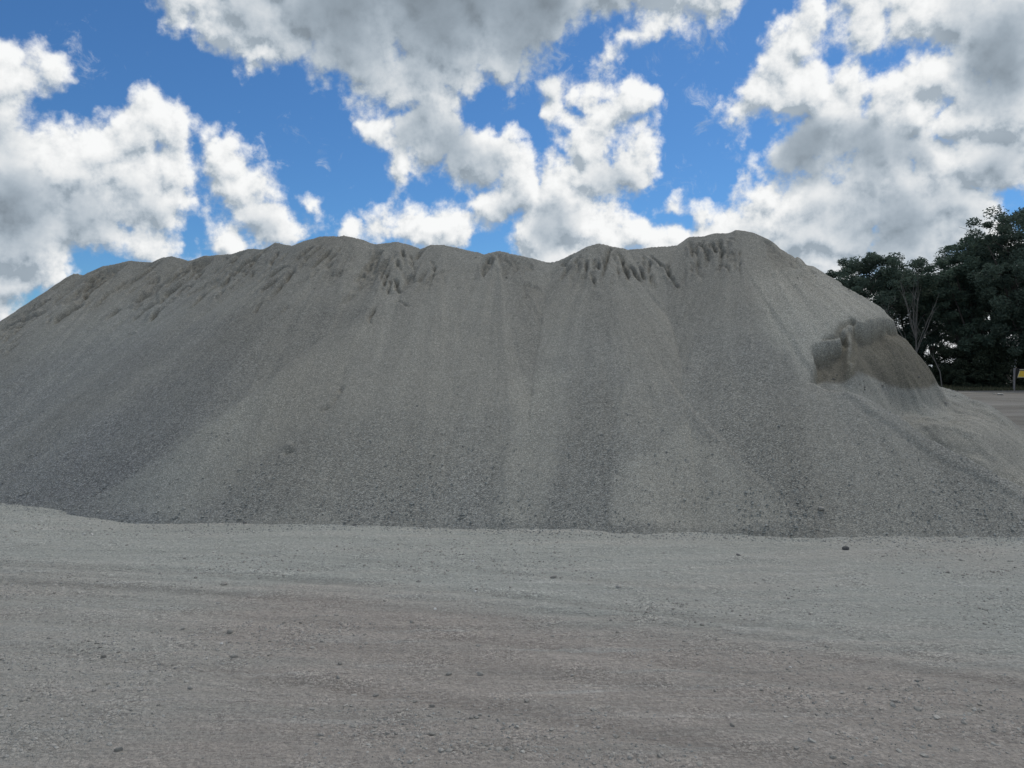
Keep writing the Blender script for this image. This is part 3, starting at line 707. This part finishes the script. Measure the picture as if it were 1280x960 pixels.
def wx(px, D): return (px-640)/FPX*D
def wz(py, D): return CH+(HZ-py)/FPX*D
tree(wx(1085, 74), 74, wz(317, 74), 9.4, 'rounded dark tree showing just right above the pile flank, leftmost of the trees', 21, M_LEAF, 210, 100, .22, .1)
tree(wx(1140, 78), 78, wz(318, 78), 8.8, 'dark tree behind the pale bare branches, second from the left', 22, M_LEAF, 190, 95, .22, .1)
tree(wx(1204, 72), 72, wz(286, 72), 7.6, 'loose crowned tree with sky showing through, left of the tallest tree', 23, M_LEAF2, 170, 80, .22, .08)
tree(wx(1272, 70), 70, wz(262, 70), 9.6, 'tallest dark tree at the right edge, above the yellow sign', 24, M_LEAF, 330, 100, .22, .06, lobes=10)
tree(wx(1238, 80), 80, wz(300, 80), 8.0, 'dark tree filling the gap behind the tallest tree', 25, M_LEAF, 200, 95, .24, .05)
tree(wx(1170, 84), 84, wz(345, 84), 8.0, 'low dark tree far behind the bare branches', 26, M_LEAF, 170, 90, .24, .05)
tree(wx(1345, 72), 72, wz(255, 72), 10.0, 'broad dark tree beyond the right edge of the view', 27, M_LEAF, 260, 80, .26, .06)
tree(wx(1052, 80), 80, wz(330, 80), 6.0, 'small dark tree top barely clearing the pile flank', 28, M_LEAF, 130, 90, .22, .1)
# scrub under the trees
def bush(x, y, h, w, label, seed, m=M_BUSH, n=64):
    rr = random.Random(seed); root = tag(link('bush', None, loc=(x, y, 0)), label, 'bush', 'scrub under the trees')
    cs, rs, sg = [], [], []
    for k in range(n):
        a = rr.uniform(0, 6.28); q = rr.random()**.6; zz = rr.uniform(.05, 1)*h*(1-.35*q*q)
        cs.append((math.cos(a)*q*w/2, math.sin(a)*q*w/2, zz)); rs.append(h*.16)
        if k % 5 == 0: sg.append(wander((0, 0, -.1), Vector(cs[-1]), Vector(cs[-1]).length, .03, 4, .2, rr))
    tubes('stem', sg, M_BARK, root, 4); leaves('foliage', cs, rs, 75, .17, m, root, seed); return root
for k, (px, D, pt, w, lab) in enumerate([(1160,72,440,4.0,'dark scrub where the pile flank meets the trees'), (1190,71,432,4.5,'tall dark scrub bush beside the pile flank'), (1218,70,425,4.5,'rounded dark scrub bush right of the flank'),
        (1245,69.5,420,4.5,'dense dark bush behind the sign post'), (1276,69.5,415,5,'dense dark bush directly behind the yellow sign'), (1205,69,458,3.4,'low scrub bush at the edge of the yard'), (1232,68.5,464,3.0,'lowest scrub bush beside the sign'), (1310,69,425,5,'dark bush beyond the right edge of the view'), (1130,75,430,5,'scrub hidden mostly behind the pile')]):
    bush(wx(px, D), D, wz(pt, D), w, lab, 60+k)
# bare bleached tree
rr = random.Random(5); Db = 68; bx = wx(1146, Db)
bare = tag(link('bare_tree', None, loc=(bx, Db, 0)), 'leafless tree with pale forking branches rising beside the pile flank', 'tree', 'trees along the far edge of the yard')
sg = [wander((0, 0, -.2), (0, 0, 1), wz(425, Db), .09, 5, .03, rr)]; top = Vector(sg[0][-1][0])
tw = []
for tx, ty in [(1118,378),(1128,362),(1137,350),(1142,345),(1150,352),(1158,360),(1168,366),(1112,400),(1175,385),(1146,372)]:
    tgt = Vector((wx(tx-9, Db)-bx, rr.uniform(-1, 1), wz(ty, Db))); st = Vector(sg[0][rr.choice([2, 3, 4, 5])][0])
    b = wander(st, tgt-st, (tgt-st).length*1.02, .042, 7, .09, rr); sg.append(b)
    for q in range(6):
        k = rr.randint(2, 6); p = Vector(b[k][0]); tw.append(wander(p, (tgt-st).normalized()+Vector((rr.uniform(-.7, .7), rr.uniform(-.5, .5),   .2)), rr.uniform(.6, 1.8), .020, 4, .2, rr))
tubes('trunk', sg[:1], M_DEAD, bare, 6)
for b in sg[1:]: tubes('branch', [b], M_DEAD, bare, 5)
for b in tw: tubes('twig', [b], M_DEAD, bare, 4)
Ds = 67; sx_ = wx(1173, Ds)
stick = tag(link('dead_sapling', None, loc=(sx_, Ds, 0)), 'thin bleached forked sapling leaning left at the foot of the trees', 'tree', 'trees along the far edge of the yard')
pt = lambda px, py: (wx(px, Ds)-sx_, 0, wz(py, Ds))
tubes('trunk', [[(pt(1178, 490), .06), (pt(1175, 465), .05), (pt(1169, 452), .04), (pt(1163, 443), .02)], [(pt(1169, 452), .03), (pt(1167, 446), .025), (pt(1166, 441), .012)]], M_DEAD, stick, 5)

# grass verge under the trees
m_gr, T = mat('dry_grass'); rn = T.n('ShaderNodeNewGeometry').outputs['Random Per Island']
finish(m_gr, T, T.mix(rn, (0.045, 0.055, 0.032), (0.13, 0.125, 0.08)), 0.8)
n = 30000; x = rng.uniform(30, 62, n); y = 63.5+12.5*rng.random(n)**1.3; x = x+0.0*y
h = 0.10+0.28*rng.random(n)*(0.6+0.8*sst(y, 65, 68)); w = rng.uniform(.02, .05, n); a = rng.uniform(0, 3.14, n)
y = y+2.2*vnoise(x*.35, 1.5)
bx_, by_ = np.cos(a)*w, np.sin(a)*w; lx_, ly_ = rng.normal(0, .08, n), rng.normal(0, .08, n)
V = np.stack([np.stack([x-bx_, y-by_, 0*x-.02], 1), np.stack([x+bx_, y+by_, 0*x-.02], 1), np.stack([x+lx_, y+ly_, h], 1)], 1).reshape(-1, 3)
tag(link('grass', mesh_from('grass', V, np.arange(n*3).reshape(-1, 3), m_gr)), 'rough dry grass verge under the trees', kind='stuff')
for k, (px, py, w) in enumerate([(1250, 494, 7), (1243, 493, 4)]):
    x, y = gp(px, py); s = w/FPX*y/2; o = link('stone', ROCKS[k], loc=(x, y, s*.3)); o.scale = (s, s, s*.7)
    tag(o, ['larger pale stone lying at the grass verge near the sign', 'smaller pale stone at the grass verge, left of the larger one'][k], 'stone')

# ------------------------------------------------------------------ yellow sign on two posts
Dn = 64.0
def flat(name, a, b, c): 
    m, T = mat(name); pos = T.n('ShaderNodeTexCoord').outputs['Object']; n = T.noise(pos, 5.0, 4, 0.6)
    return finish(m, T, T.mix(n, a, b), c)
M_YEL = flat('faded_yellow_paint', (0.62, 0.40, 0.05), (0.80, 0.55, 0.09), 0.5)
M_BORD = flat('pale_edging', (0.62, 0.58, 0.40), (0.75, 0.70, 0.5), 0.6)
M_BACK = flat('dark_board', (0.02, 0.02, 0.022), (0.035, 0.035, 0.035), 0.6)
M_POST = flat('weathered_post', (0.16, 0.15, 0.155), (0.26, 0.25, 0.25), 0.85)
def prism(name, pts, y0, y1, m, parent):     # outline in x,z with real thickness y0..y1
    k = len(pts); V = [(p[0], y0, p[1]) for p in pts]+[(p[0], y1, p[1]) for p in pts]
    me = bpy.data.meshes.new(name); me.from_pydata(V, [], [list(range(k)), list(range(2*k-1, k-1, -1))]+[[i, i+k, (i+1) % k+k, (i+1) % k] for i in range(k)])
    me.materials.append(m); me.update(); return link(name, me, parent)
sx0 = wx(1268, Dn)
sign = tag(link('yard_sign', None, loc=(sx0, Dn, 0)), 'yellow warning board on two posts at the right edge before the trees', 'sign')
zx = lambda px, py: (wx(px, Dn)-sx0, wz(py, Dn))
for px in (1268, 1296):
    a0 = zx(px-.9, 491); a1 = zx(px+.9, 460)
    prism('post', [(a0[0]-.04, -.05), (a1[0]-.04, -.05), (a1[0], a1[1]), (a0[0]+.0, a1[1])], -.05, .05, M_POST, sign)
prism('backing_board', [zx(1269.4, 473), zx(1294.6, 473), zx(1294.6, 460.2), zx(1269.4, 460.2)], -.085, -.055, M_BACK, sign)
prism('yellow_panel', [zx(1271.6, 471), zx(1292.4, 471), zx(1289.6, 463.6), zx(1274.4, 463.6)], -.10, -.088, M_YEL, sign)
prism('edging', [zx(1270.9, 471.7), zx(1293, 471.7), zx(1292.4, 471.1), zx(1271.6, 471.1)], -.105, -.088, M_BORD, sign)
prism('edging', [zx(1270.9, 471.6), zx(1271.5, 471.1), zx(1274.3, 463.6), zx(1273.6, 463.6)], -.104, -.088, M_BORD, sign)
prism('edging', [zx(1273.4, 462.6), zx(1290.6, 462.6), zx(1290.6, 461.8), zx(1273.4, 461.8)], -.104, -.088, M_BORD, sign)
